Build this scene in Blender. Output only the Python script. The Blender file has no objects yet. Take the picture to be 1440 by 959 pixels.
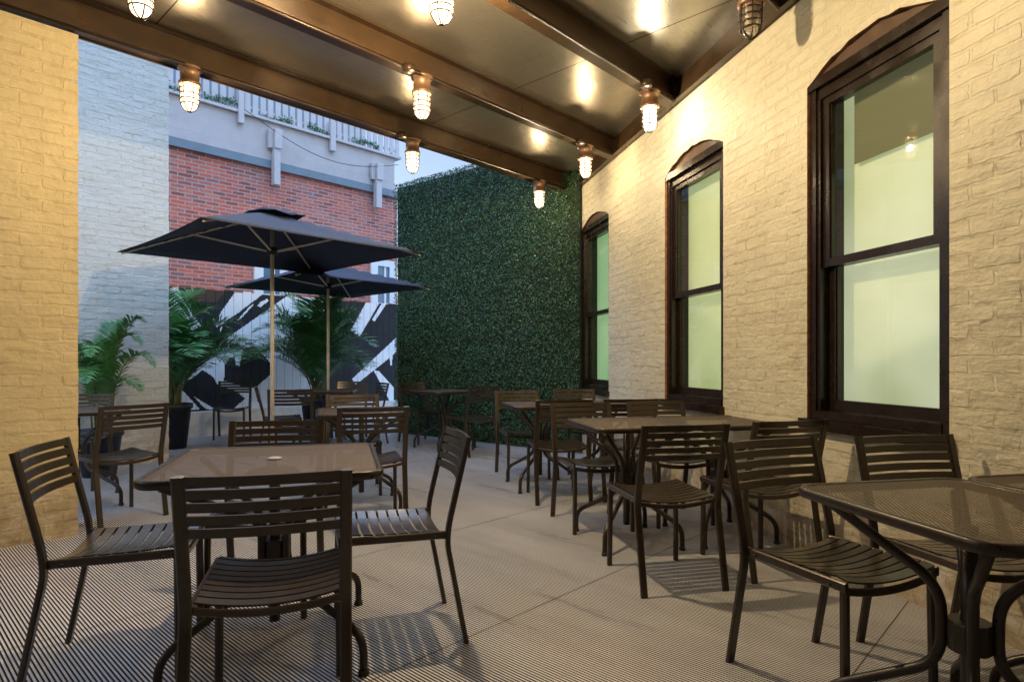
import bpy, bmesh, math, random
from mathutils import Vector, Matrix
R = math.radians
random.seed(7)
scene = bpy.context.scene
COL = scene.collection

# ------------------------------------------------------------------ camera
CAMH = 1.12
F = 869.0            # focal length in pixels of a 1440 px wide picture
CX, HY = 720.0, 507.0
cd = bpy.data.cameras.new("camera"); cam = bpy.data.objects.new("camera", cd); COL.objects.link(cam)
cam.location = (0, 0, CAMH); cam.rotation_euler = (R(90), 0, 0)
cd.sensor_width = 36; cd.lens = F / 1440 * 36; cd.shift_y = 27.5 / 1440
cd.clip_start = 0.05; cd.clip_end = 500
scene.camera = cam

# site axes: the yard, canopy and back building share B (along) / J (across); the right building runs along W
B = Vector((0.684, 0.7295, 0)); J = Vector((-0.7295, 0.684, 0))
W = Vector((-0.2115, 0.9774, 0)); N = Vector((0.9774, 0.2115, 0))
WD = 2.42                                   # distance of right wall
def wall_pt(s, z=0, out=0.0):               # point of the right wall; out > 0 is into the yard
    return N * (WD - out) + W * s + Vector((0, 0, z))
def wall_s(px):                             # where along the right wall something at picture column px stands
    D = F * WD / 0.9774 / (px - 532.0)
    return (D - WD * 0.2115) / 0.9774

# ------------------------------------------------------------------ helpers
class MB:
    def __init__(self): self.v = []; self.f = []; self.m = []; self.uv = {}; self.sm = []
    def vert(self, p): self.v.append(tuple(p)); return len(self.v) - 1
    def face(self, idx, mat=0, smooth=False, uv=None):
        if uv: self.uv[len(self.f)] = uv
        self.f.append(tuple(idx)); self.m.append(mat); self.sm.append(smooth)
    def quad(self, a, b, c, d, mat=0, uv=None):
        i = [self.vert(p) for p in (a, b, c, d)]; self.face(i, mat, False, uv)
    def poly(self, pts, mat=0, uv=None):
        self.face([self.vert(p) for p in pts], mat, False, uv)
    def box(self, c, sx, sy, sz, ax=None, mat=0):
        """box centred at c, full sizes along the axes ax (three vectors)"""
        if ax is None: ax = (Vector((1,0,0)), Vector((0,1,0)), Vector((0,0,1)))
        c = Vector(c); a, b, k = ax[0]*sx/2, ax[1]*sy/2, ax[2]*sz/2
        i = [self.vert(c + a*p + b*q + k*r) for r in (-1,1) for q in (-1,1) for p in (-1,1)]
        for q in ((0,2,3,1),(4,5,7,6),(0,1,5,4),(2,6,7,3),(0,4,6,2),(1,3,7,5)):
            self.face([i[k2] for k2 in q], mat)
    def ring_loft(self, rings, closed_ends=True, mat=0, smooth=True):
        n = len(rings[0]); ids = [[self.vert(p) for p in r] for r in rings]
        for a, b in zip(ids, ids[1:]):
            for k in range(n):
                self.face((a[k], a[(k+1)%n], b[(k+1)%n], b[k]), mat, smooth)
        if closed_ends:
            self.face(list(reversed(ids[0])), mat); self.face(ids[-1], mat)
    def tube(self, pts, r, n=8, mat=0, flat=1.0, side=None):
        """tube through pts; flat<1 squashes it across 'side'"""
        pts = [Vector(p) for p in pts]; rings = []
        up = None
        for k, p in enumerate(pts):
            t = (pts[min(k+1, len(pts)-1)] - pts[max(k-1, 0)]).normalized()
            if up is None:
                up = Vector(side) if side is not None else (Vector((0,0,1)) if abs(t.z) < .9 else Vector((1,0,0)))
            u = (up - t * up.dot(t)).normalized(); w = t.cross(u); up = u
            rr = r[k] if isinstance(r, (list, tuple)) else r
            rings.append([p + (u*math.cos(a) + w*math.sin(a)*flat)*rr for a in [2*math.pi*(q+.5)/n for q in range(n)]])
        self.ring_loft(rings, mat=mat)
    def rtube(self, pts, su, sw, side, mat=0, bev=.25):
        """rectangular tube with softened corners; su along side, sw across"""
        pts = [Vector(p) for p in pts]; rings = []; up = Vector(side)
        for k, p in enumerate(pts):
            t = (pts[min(k+1, len(pts)-1)] - pts[max(k-1, 0)]).normalized()
            u = (up - t * up.dot(t)).normalized(); w = t.cross(u)
            a, b = su/2, sw/2; c = min(a, b)*bev*2
            prof = [(a, -b+c), (a, b-c), (a-c, b), (-a+c, b), (-a, b-c), (-a, -b+c), (-a+c, -b), (a-c, -b)]
            rings.append([p + u*x + w*y for x, y in prof])
        self.ring_loft(rings, mat=mat, smooth=False)
    def lathe(self, prof, c=(0,0,0), n=20, mat=0, smooth=True, caps=True):
        c = Vector(c)
        rings = [[c + Vector((r*math.cos(2*math.pi*k/n), r*math.sin(2*math.pi*k/n), z)) for k in range(n)] for r, z in prof]
        self.ring_loft(rings, caps, mat, smooth)
    def build(self, name, mats, parent=None):
        me = bpy.data.meshes.new(name); me.from_pydata(self.v, [], self.f)
        if not isinstance(mats, (list, tuple)): mats = [mats]
        for m in mats: me.materials.append(m)
        me.polygons.foreach_set("material_index", self.m)
        me.polygons.foreach_set("use_smooth", self.sm)
        if self.uv:
            lay = me.uv_layers.new(name="UVMap")
            for fi, uvs in self.uv.items():
                p = me.polygons[fi]
                for k, li in enumerate(p.loop_indices): lay.data[li].uv = uvs[k]
        me.update()
        o = bpy.data.objects.new(name, me); COL.objects.link(o)
        if parent is not None: o.parent = parent
        return o

def tag(o, label=None, cat=None, group=None, kind=None):
    if label: o["label"] = label
    if cat: o["category"] = cat
    if group: o["group"] = group
    if kind: o["kind"] = kind
    return o
def empty(name, loc=(0,0,0), rz=0, label=None, cat=None, group=None):
    o = bpy.data.objects.new(name, None); COL.objects.link(o)
    o.location = loc; o.rotation_euler = (0, 0, rz); o.empty_display_size = .1
    return tag(o, label, cat, group)
def kids(o): return [c for c in bpy.data.objects if c.parent == o]
def copy_tree(o, parent=None):
    c = o.copy(); COL.objects.link(c)
    if parent is not None: c.parent = parent
    for ch in kids(o): copy_tree(ch, c)
    return c
def fillet(pts, rad, n=5):
    pts = [Vector(p) for p in pts]; out = [pts[0]]
    for k in range(1, len(pts)-1):
        a, b, c = pts[k-1], pts[k], pts[k+1]
        d1 = (a-b); d2 = (c-b); l = min(rad, d1.length*.48, d2.length*.48)
        p, q = b + d1.normalized()*l, b + d2.normalized()*l
        for i in range(n+1):
            t = i/n; out.append(p*(1-t)**2 + b*2*t*(1-t) + q*t*t)
    out.append(pts[-1]); return out

# ------------------------------------------------------------------ materials
def newmat(name):
    m = bpy.data.materials.new(name); m.use_nodes = True
    nt = m.node_tree; b = nt.nodes["Principled BSDF"]; return m, nt, b
def mixc(nt, fac, a, b, mode='MIX'):
    n = nt.nodes.new("ShaderNodeMix"); n.data_type = 'RGBA'; n.blend_type = mode
    for s, v in ((n.inputs[0], fac), (n.inputs[6], a), (n.inputs[7], b)):
        if hasattr(v, "links"): nt.links.new(v, s)
        else: s.default_value = v if not isinstance(v, tuple) else (v + (1,))[:4]
    return n.outputs[2]
def noise(nt, vec, scale, detail=4, rough=.55, dist=0):
    n = nt.nodes.new("ShaderNodeTexNoise"); n.inputs["Scale"].default_value = scale
    n.inputs["Detail"].default_value = detail; n.inputs["Roughness"].default_value = rough
    n.inputs["Distortion"].default_value = dist
    if vec is not None: nt.links.new(vec, n.inputs["Vector"])
    return n
def ramp(nt, fac, stops):
    n = nt.nodes.new("ShaderNodeValToRGB"); e = n.color_ramp.elements
    while len(e) < len(stops): e.new(.5)
    for k, (p, c) in enumerate(stops):
        e[k].position = p; e[k].color = (c + (1,))[:4] if isinstance(c, tuple) else (c, c, c, 1)
    nt.links.new(fac, n.inputs[0]); return n.outputs[0]
def math_(nt, op, a, b=None, c=None):
    n = nt.nodes.new("ShaderNodeMath"); n.operation = op
    for s, v in zip(n.inputs, (a, b, c)):
        if v is None: continue
        if hasattr(v, "links"): nt.links.new(v, s)
        else: s.default_value = v
    return n.outputs[0]
def coord(nt, kind="Object"):
    n = nt.nodes.new("ShaderNodeTexCoord"); return n.outputs[kind]
def bump(nt, b, h, strength, dist=.01):
    n = nt.nodes.new("ShaderNodeBump"); n.inputs["Strength"].default_value = strength
    n.inputs["Distance"].default_value = dist; nt.links.new(h, n.inputs["Height"])
    nt.links.new(n.outputs[0], b.inputs["Normal"]); return n
def simple(name, col, rough=.5, metal=0, var=.15, scale=30, bmp=0, spec=.5):
    m, nt, b = newmat(name)
    c = coord(nt); n = noise(nt, c, scale)
    lo = tuple(x*(1-var) for x in col); hi = tuple(min(1, x*(1+var)) for x in col)
    nt.links.new(ramp(nt, n.outputs[0], [(.3, lo), (.7, hi)]), b.inputs["Base Color"])
    rn = noise(nt, c, scale*.4, 5)
    nt.links.new(ramp(nt, rn.outputs[0], [(.3, max(0, rough-.08)), (.7, min(1, rough+.08))]), b.inputs["Roughness"])
    b.inputs["Metallic"].default_value = metal
    b.inputs["Specular IOR Level"].default_value = spec
    if bmp: bump(nt, b, n.outputs[0], bmp, .003)
    return m

def brick_mat(name, cols, mortar_col, painted=False, bw=.215, rh=.072, mortar=.0085, bstr=.8, rough=.6):
    m, nt, b = newmat(name)
    uv = coord(nt, "UV")
    wn = noise(nt, uv, 3.2, 3)
    wob = nt.nodes.new("ShaderNodeVectorMath"); wob.operation = 'MULTIPLY_ADD'
    nt.links.new(wn.outputs["Color"], wob.inputs[0]); wob.inputs[1].default_value = (.030, .020, 0)
    nt.links.new(uv, wob.inputs[2])
    wn2 = noise(nt, uv, 17, 3)
    wob2 = nt.nodes.new("ShaderNodeVectorMath"); wob2.operation = 'MULTIPLY_ADD'
    nt.links.new(wn2.outputs["Color"], wob2.inputs[0]); wob2.inputs[1].default_value = ((.030, .018, 0) if painted else (.006, .005, 0))
    nt.links.new(wob.outputs[0], wob2.inputs[2])
    br = nt.nodes.new("ShaderNodeTexBrick")
    nt.links.new(wob2.outputs[0], br.inputs["Vector"])
    br.inputs["Scale"].default_value = 1; br.inputs["Brick Width"].default_value = bw
    br.inputs["Row Height"].default_value = rh; br.inputs["Mortar Size"].default_value = mortar
    br.inputs["Mortar Smooth"].default_value = .18 if painted else .2; br.inputs["Bias"].default_value = 0
    br.inputs["Color1"].default_value = (0, 0, 0, 1); br.inputs["Color2"].default_value = (1, 1, 1, 1)
    br.inputs["Mortar"].default_value = (.5, .5, .5, 1)
    big = noise(nt, uv, 1.3, 5, .6); fine = noise(nt, uv, 55, 5, .65); mid = noise(nt, uv, 9, 5, .65)
    if painted:
        base = mixc(nt, ramp(nt, big.outputs[0], [(.35, 0.), (.7, 1.)]), cols[0], cols[1])
        base = mixc(nt, math_(nt, 'MULTIPLY', ramp(nt, mid.outputs[0], [(.55, 0.), (.72, 1.)]), .35), base, cols[2])
        chips = math_(nt, 'MULTIPLY', ramp(nt, noise(nt, uv, 26, 6, .7, .6).outputs[0], [(.62, 0.), (.66, 1.)]), .5)
        base = mixc(nt, chips, base, cols[3])
        base = mixc(nt, math_(nt, 'MULTIPLY', br.outputs["Color"], .10), base, cols[1], 'MIX')
        # splashes and grime at the foot of the wall
        sep = nt.nodes.new("ShaderNodeSeparateXYZ"); nt.links.new(uv, sep.inputs[0])
        foot = math_(nt, 'MULTIPLY', ramp(nt, math_(nt, 'ADD', sep.outputs[1], math_(nt, 'MULTIPLY', mid.outputs[0], .5)), [(.40, 1.), (.85, 0.)]), .75)
        grime = ramp(nt, noise(nt, uv, 7, 6, .7, .8).outputs[0], [(.38, (.60,.57,.50)), (.50, (.42,.33,.22)), (.60, (.30,.20,.12)), (.72, (.50,.46,.40))])
        base = mixc(nt, foot, base, grime)
        # old mortar joints part filled by paint: only some of them read
        gate = ramp(nt, noise(nt, uv, 2.3, 4, .6).outputs[0], [(.38, .10), (.58, 1.25)])
        h = math_(nt, 'MULTIPLY', br.outputs["Fac"], gate)
        h = math_(nt, 'SUBTRACT', math_(nt, 'MULTIPLY', mid.outputs[0], .40), h)
        h = math_(nt, 'ADD', h, math_(nt, 'MULTIPLY', fine.outputs[0], .16))
        mpx = nt.nodes.new("ShaderNodeMapping"); mpx.inputs["Scale"].default_value = (5, 19, 1); nt.links.new(wob2.outputs[0], mpx.inputs[0])
        streak = noise(nt, mpx.outputs[0], 1, 5, .6, .4)
        h = math_(nt, 'ADD', h, math_(nt, 'MULTIPLY', ramp(nt, streak.outputs[0], [(.35, 0.), (.65, 1.)]), .18))
        h = math_(nt, 'ADD', h, math_(nt, 'MULTIPLY', br.outputs["Color"], .45))
        h = math_(nt, 'ADD', h, math_(nt, 'MULTIPLY', noise(nt, uv, 4.0, 4, .6).outputs[0], 1.6))
        mpd = nt.nodes.new("ShaderNodeMapping"); mpd.inputs["Scale"].default_value = (14, 1.3, 1); nt.links.new(uv, mpd.inputs[0])
        drip = math_(nt, 'MULTIPLY', ramp(nt, noise(nt, mpd.outputs[0], 1, 4, .6).outputs[0], [(.56, 0.), (.70, 1.)]), .30)
        base = mixc(nt, drip, base, cols[2])
        nt.links.new(base, b.inputs["Base Color"])
    else:
        base = ramp(nt, br.outputs["Color"], [(0., cols[0]), (.35, cols[1]), (.7, cols[2]), (1., cols[3])])
        base = mixc(nt, ramp(nt, mid.outputs[0], [(.45, .0), (.75, .55)]), base, cols[0])
        base = mixc(nt, math_(nt, 'MULTIPLY', ramp(nt, big.outputs[0], [(.5, 0.), (.75, 1.)]), .45), base, (.36, .30, .30))
        base = mixc(nt, br.outputs["Fac"], base, mortar_col)
        nt.links.new(base, b.inputs["Base Color"])
        h = math_(nt, 'ADD', math_(nt, 'MULTIPLY', br.outputs["Fac"], -1.0), math_(nt, 'MULTIPLY', fine.outputs[0], .3))
    bump(nt, b, h, bstr, .019 if painted else .008)
    b.inputs["Roughness"].default_value = rough
    return m

M = {}
M['cream'] = brick_mat('cream_painted_brick', [(.62,.585,.45), (.55,.51,.375), (.49,.44,.31), (.30,.23,.15)], None, True, bstr=.9, rough=.5)
M['amber'] = brick_mat('lamp_tinted_brick', [(.68,.56,.33), (.63,.51,.28), (.57,.45,.24), (.60,.49,.30)], None, True, bstr=.75, rough=.55)  # amber of the lamplight is mixed into this brick colour
M['pale'] = brick_mat('white_painted_brick', [(.55,.55,.50), (.49,.50,.46), (.45,.44,.38), (.36,.34,.29)], None, True, bstr=.8, rough=.55)
M['red'] = brick_mat('red_brick', [(.22,.075,.06), (.56,.12,.075), (.62,.17,.10), (.28,.12,.12)], (.46,.34,.32), False, .20, .060, rough=.8)
M['rawbrick'] = simple('bare_brick_edge', (.34,.15,.06), .8, 0, .4, 25, .6)
M['frame'] = simple('dark_brown_window_paint', (.017,.010,.007), .26, 0, .25, 14, .05)
M['archboard'] = simple('brown_arch_board_paint', (.075,.038,.020), .4, 0, .25, 12, .1)
M['steel'] = simple('brown_beam_paint', (.052,.030,.015), .32, .2, .25, 6, .06)
M['chair'] = simple('bronze_powder_coat', (.046,.031,.019), .36, .45, .12, 60, .05)
for _m in ('chair',):
    _b = M[_m].node_tree.nodes['Principled BSDF']; _b.inputs['Coat Weight'].default_value = .5; _b.inputs['Coat Roughness'].default_value = .22
M['rim'] = simple('bronze_powder_coat_rim', (.036,.026,.018), .34, .35, .12, 60, .05)
M['copper'] = simple('copper_lamp_housing', (.26,.15,.09), .42, .5, .2, 30, .05)
M['darkmetal'] = simple('dark_lamp_metal', (.05,.035,.028), .4, .5, .2, 30)
M['navy'] = simple('navy_umbrella_cloth', (.022,.027,.050), .85, 0, .12, 90, .25)
M['pole'] = simple('pale_wood_pole', (.58,.50,.38), .4, 0, .12, 20)
M['pot'] = simple('dark_planter', (.018,.020,.026), .45, 0, .2, 12)
M['soil'] = simple('potting_soil', (.03,.02,.014), .95, 0, .4, 40, .8)
M['frond'] = simple('palm_leaf', (.055,.19,.045), .38, 0, .45, 3.5)
M['stem'] = simple('palm_stem', (.12,.15,.05), .5, 0, .3, 10)
M['boxwood'] = simple('boxwood_leaf', (.045,.125,.044), .32, 0, .6, 23)
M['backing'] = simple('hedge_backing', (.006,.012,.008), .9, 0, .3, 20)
M['siding'] = simple('mauve_siding_paint', (.52,.48,.48), .6, 0, .06, 5, .05)
M['flash'] = simple('slate_blue_flashing', (.16,.21,.25), .5, 0, .1, 5)
M['whitepaint'] = simple('white_paint', (.76,.76,.77), .5, 0, .05, 6, .05)
M['blackpaint'] = simple('black_paint', (.006,.006,.007), .7, 0, .3, 6, .05)
M['rust'] = simple('rust_brown_paint', (.05,.022,.014), .5, 0, .3, 6, .05)
M['concrete'] = simple('kerb_concrete', (.60,.58,.54), .8, 0, .12, 9, .2)
M['blocker'] = simple('sky_blocker_wall', (.22,.18,.13), .7, 0, .1, 3, .2)  # kept dark to cut bounce off the added out-of-view walls
M['wire'] = simple('black_cable', (.02,.02,.022), .5)
M['rubber'] = simple('black_rubber', (.015,.014,.014), .6)
M['cap'] = simple('grey_plastic_cap', (.40,.40,.42), .4)

# roof panels: tan coated sheet, slightly brushed, seams every 2.44 m
m, nt, b = newmat('tan_roof_sheet'); M['roof'] = m
uv = coord(nt, "UV"); n1 = noise(nt, uv, .9, 4)
mp = nt.nodes.new("ShaderNodeMapping"); mp.inputs["Scale"].default_value = (6, 160, 1); nt.links.new(uv, mp.inputs[0])
n2 = noise(nt, mp.outputs[0], 1, 3)
sep = nt.nodes.new("ShaderNodeSeparateXYZ"); nt.links.new(uv, sep.inputs[0])
seam = math_(nt, 'LESS_THAN', math_(nt, 'ABSOLUTE', math_(nt, 'SUBTRACT', math_(nt, 'FRACT', math_(nt, 'DIVIDE', math_(nt, 'SUBTRACT', sep.outputs[0], 3.87-1.22), 2.44)), .5)), .0022)
c = ramp(nt, n1.outputs[0], [(.3, (.27,.235,.19)), (.7, (.35,.31,.25))])
c = mixc(nt, seam, c, (.03,.02,.015))
nt.links.new(c, b.inputs["Base Color"]); b.inputs["Metallic"].default_value = .7
nt.links.new(ramp(nt, n2.outputs[0], [(.3, .26), (.7, .36)]), b.inputs["Roughness"])
bump(nt, b, math_(nt, 'ADD', math_(nt, 'MULTIPLY', n1.outputs[0], 4), math_(nt, 'MULTIPLY', n2.outputs[0], .02)), .25, .02)

# ribbed decking: pale rib tops, dark grooves
def deck_mat(name, lo, hi, rough):
    m, nt, b = newmat(name)
    c0 = coord(nt); mpf = nt.nodes.new("ShaderNodeMapping"); mpf.vector_type = 'TEXTURE'
    mpf.inputs["Rotation"].default_value = (0, 0, math.atan2(J.y, J.x)); mpf.inputs["Scale"].default_value = (2.6, .35, 1)
    nt.links.new(c0, mpf.inputs[0]); c = mpf.outputs[0]
    n1 = noise(nt, c, 1.5, 7, .65); n2 = noise(nt, c0, 60, 3)
    col = ramp(nt, n1.outputs[0], [(.3, lo), (.7, hi)])
    col = mixc(nt, math_(nt, 'MULTIPLY', n2.outputs[0], .4), col, tuple(x*.6 for x in lo))
    nt.links.new(col, b.inputs["Base Color"])
    nt.links.new(ramp(nt, n1.outputs[0], [(.3, rough-.1), (.7, rough+.1)]), b.inputs["Roughness"])
    return m
M['rib'] = deck_mat('rib_top', (.53,.525,.54), (.76,.75,.765), .33)
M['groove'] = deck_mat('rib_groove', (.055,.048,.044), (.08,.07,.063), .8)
M['seam'] = deck_mat('deck_joint_strip', (.40,.41,.45), (.48,.49,.53), .5)
M['ground'] = simple('ground_paving', (.18,.17,.16), .9, 0, .2, 4, .3)

# perforated table sheet: real holes through the sheet
m, nt, b = newmat('perforated_sheet'); M['mesh'] = m
o = coord(nt, "UV"); sp = nt.nodes.new("ShaderNodeSeparateXYZ"); nt.links.new(o, sp.inputs[0])
P = .0118
row = math_(nt, 'FLOOR', math_(nt, 'DIVIDE', sp.outputs[1], P*.866))
fx = math_(nt, 'SUBTRACT', math_(nt, 'FRACT', math_(nt, 'ADD', math_(nt, 'DIVIDE', sp.outputs[0], P), math_(nt, 'MULTIPLY', row, .5))), .5)
fy = math_(nt, 'MULTIPLY', math_(nt, 'SUBTRACT', math_(nt, 'FRACT', math_(nt, 'DIVIDE', sp.outputs[1], P*.866)), .5), .866)
d2 = math_(nt, 'ADD', math_(nt, 'MULTIPLY', fx, fx), math_(nt, 'MULTIPLY', fy, fy))
hole = math_(nt, 'LESS_THAN', d2, .235**2)
b.inputs["Base Color"].default_value = (.088, .063, .042, 1); b.inputs["Metallic"].default_value = .1
b.inputs["Roughness"].default_value = .62
tr = nt.nodes.new("ShaderNodeBsdfTransparent"); mx = nt.nodes.new("ShaderNodeMixShader")
nt.links.new(hole, mx.inputs[0]); nt.links.new(b.outputs[0], mx.inputs[1]); nt.links.new(tr.outputs[0], mx.inputs[2])
nt.links.new(mx.outputs[0], nt.nodes["Material Output"].inputs[0])

# clear pane
def pane_mat():
    m, nt, b = newmat('window_glass'); nt.nodes.remove(b)
    tr = nt.nodes.new("ShaderNodeBsdfTransparent"); tr.inputs[0].default_value = (.93,.97,.93,1)
    gl = nt.nodes.new("ShaderNodeBsdfGlossy"); gl.inputs["Roughness"].default_value = .015
    fr = nt.nodes.new("ShaderNodeFresnel"); fr.inputs[0].default_value = 1.52
    nz = noise(nt, coord(nt), 2.2, 2)
    bp = nt.nodes.new("ShaderNodeBump"); bp.inputs["Strength"].default_value = .04; bp.inputs["Distance"].default_value = .02
    nt.links.new(nz.outputs[0], bp.inputs["Height"]); nt.links.new(bp.outputs[0], gl.inputs["Normal"])
    mx = nt.nodes.new("ShaderNodeMixShader"); nt.links.new(fr.outputs[0], mx.inputs[0])
    nt.links.new(tr.outputs[0], mx.inputs[1]); nt.links.new(gl.outputs[0], mx.inputs[2])
    nt.links.new(mx.outputs[0], nt.nodes["Material Output"].inputs[0]); return m
M['glass'] = pane_mat()
# frosted film lit by the room behind it
def film_mat(name, c1, c2, strength, base=(.40,.42,.34)):
    m, nt, b = newmat(name); c = coord(nt); n = noise(nt, c, 1.1, 3, .5)
    col = ramp(nt, n.outputs[0], [(.3, c1), (.7, c2)])
    b.inputs["Base Color"].default_value = base + (1,); b.inputs["Roughness"].default_value = .7
    nt.links.new(col, b.inputs["Emission Color"]); b.inputs["Emission Strength"].default_value = strength
    return m
M['film_a'] = film_mat('lit_frosted_film_pale', (.30,.33,.17), (.60,.60,.45), .20)
M['film_b'] = film_mat('lit_frosted_film_lime', (.32,.37,.15), (.58,.59,.33), .18)
M['film_c'] = film_mat('lit_frosted_film_green', (.20,.36,.16), (.30,.44,.24), .2)
M['blind'] = film_mat('rolled_blind', (.15,.145,.07), (.19,.18,.10), .09, (.10,.095,.05))
M['skyglass'] = simple('dusk_window_glass', (.12,.20,.27), .15, 0, .15, 3)
# glowing globe
def globe_mat(name, col, s):
    m, nt, b = newmat(name); nt.nodes.remove(b)
    em = nt.nodes.new("ShaderNodeEmission"); em.inputs[0].default_value = col + (1,); em.inputs[1].default_value = s
    tr = nt.nodes.new("ShaderNodeBsdfTransparent")
    mx = nt.nodes.new("ShaderNodeMixShader"); mx.inputs[0].default_value = .35
    nt.links.new(em.outputs[0], mx.inputs[1]); nt.links.new(tr.outputs[0], mx.inputs[2])
    nt.links.new(mx.outputs[0], nt.nodes["Material Output"].inputs[0]); return m
WARM = (1.0, .75, .43)
M['globe'] = globe_mat('lit_lamp_globe', (1., .76, .44), 1.0)
M['globe_cool'] = globe_mat('lit_lamp_globe_white', (1., .93, .70), 1.2)
m, nt, b = newmat('unlit_lamp_globe'); M['globe_off'] = m
b.inputs["Base Color"].default_value = (.75,.68,.58,1); b.inputs["Roughness"].default_value = .08
b.inputs["Transmission Weight"].default_value = .75; b.inputs["IOR"].default_value = 1.4

# ------------------------------------------------------------------ ground
g = MB(); S = 220
g.quad((-S,-S,-.03), (S,-S,-.03), (S,S,-.03), (-S,S,-.03))
tag(g.build('ground', M['ground']), kind='structure')
# ribbed deck: ribs run along J, pitch 12 mm across B
f = MB(); pitch = .0140; u0, u1 = -3.2, 9.2
def ruv(u, v, z): return B*u + J*v + Vector((0,0,z))
vlo, vhi = -1.4, 9.6
k = 0; u = u0
while u < u1:
    # clip every rib to the strip that the yard can show
    lo, hi = vlo, vhi
    a, c_, d, e = u, u + .0052, u + .0058, u + .0134
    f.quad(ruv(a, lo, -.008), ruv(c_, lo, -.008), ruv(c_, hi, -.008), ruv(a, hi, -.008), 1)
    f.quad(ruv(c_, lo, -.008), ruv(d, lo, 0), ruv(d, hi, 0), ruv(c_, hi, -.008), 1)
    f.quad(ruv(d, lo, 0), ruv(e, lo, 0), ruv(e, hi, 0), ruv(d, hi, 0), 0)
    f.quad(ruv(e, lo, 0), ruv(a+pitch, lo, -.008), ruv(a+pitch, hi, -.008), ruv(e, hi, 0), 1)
    u += pitch
for vv in (-.6, .62, 1.84, 3.06, 4.28, 5.5, 6.72, 7.94):
    f.quad(ruv(u0, vv, .0012), ruv(u1, vv, .0012), ruv(u1, vv+.004, .0012), ruv(u0, vv+.004, .0012), 1)
fl = f.build('floor', [M['rib'], M['groove'], M['seam']]); tag(fl, kind='structure')

# ------------------------------------------------------------------ right building wall with three sash windows
HW = 6.2
right = empty('brick_wall', wall_pt(4, 0), 0, 'long cream painted brick wall with three tall sash windows on the right', 'wall')
right_inv = Matrix.Translation(-right.location)
def child(mb, name, mats, parent, base=None):
    """build a mesh given in world coordinates as a child of an unrotated, unscaled Empty"""
    o = mb.build(name, mats, parent)
    off = Vector(base) if base is not None else Vector(parent.location)
    o.data.transform(Matrix.Translation(-off)); return o
wins = [(1335, 1135, 'film_a'), (1017, 935, 'film_b'), (856, 817, 'film_c')]
spans = [(wall_s(a), wall_s(b_), fm) for a, b_, fm in wins]
ZB, ZS, ZA = .79, 2.69, 2.81     # opening: bottom, arch spring, arch crown
SMIN, SMAX = -5.5, 9.4
wm = MB()
def wq(s0, s1, z0, z1):
    wm.quad(wall_pt(s0,z0), wall_pt(s0,z1), wall_pt(s1,z1), wall_pt(s1,z0), 0, [(s0,z0),(s0,z1),(s1,z1),(s1,z0)])
wq(SMIN, SMAX, -.03, ZB)
edges = [SMIN] + [q for sp_ in sorted([(a, b_) for a, b_, _ in spans]) for q in sp_] + [SMAX]
for k in range(0, len(edges), 2): wq(edges[k], edges[k+1], ZB, ZS)
def arch(s0, s1, n=14):
    rng = random.Random(int(s0*100))
    pts = []
    for k in range(n+1):
        t = k/n; x = 2*t-1
        z = ZS + (ZA-ZS)*(1-x*x)
        if 0 < k < n: z += rng.uniform(-.008, .008)
        pts.append((s0 + (s1-s0)*t, z))
    return pts
prev = SMIN; ZT = 3.0
for a, b_, _ in sorted(spans):
    wq(prev, a, ZS, ZT); prev = b_
    ap = arch(a, b_)
    for (p, zp), (q, zq) in zip(ap, ap[1:]):
        wm.quad(wall_pt(p,zp), wall_pt(p,ZT), wall_pt(q,ZT), wall_pt(q,zq), 0, [(p,zp),(p,ZT),(q,ZT),(q,zq)])
wq(prev, SMAX, ZS, ZT)
wq(SMIN, SMAX, ZT, HW)
# back face and thickness so the wall is a solid body
T = .36
for a, b_, _ in spans:   # reveals of the openings with uneven bare brick arrises
    ap = [(a, ZB)] + arch(a, b_) + [(b_, ZB)]
    for (p, zp), (q, zq) in zip(ap, ap[1:] + ap[:1]):
        wm.quad(wall_pt(p,zp), wall_pt(q,zq), wall_pt(q,zq,-T), wall_pt(p,zp,-T), 1, [(0,zp),(0,zq),(T,zq),(T,zp)])
wm.quad(wall_pt(SMIN,-.03,-T), wall_pt(SMAX,-.03,-T), wall_pt(SMAX,HW,-T), wall_pt(SMIN,HW,-T), 0)
wm.quad(wall_pt(SMIN,HW), wall_pt(SMAX,HW), wall_pt(SMAX,HW,-T), wall_pt(SMIN,HW,-T), 0)
child(wm, 'masonry', [M['cream'], M['rawbrick']], right)
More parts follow.
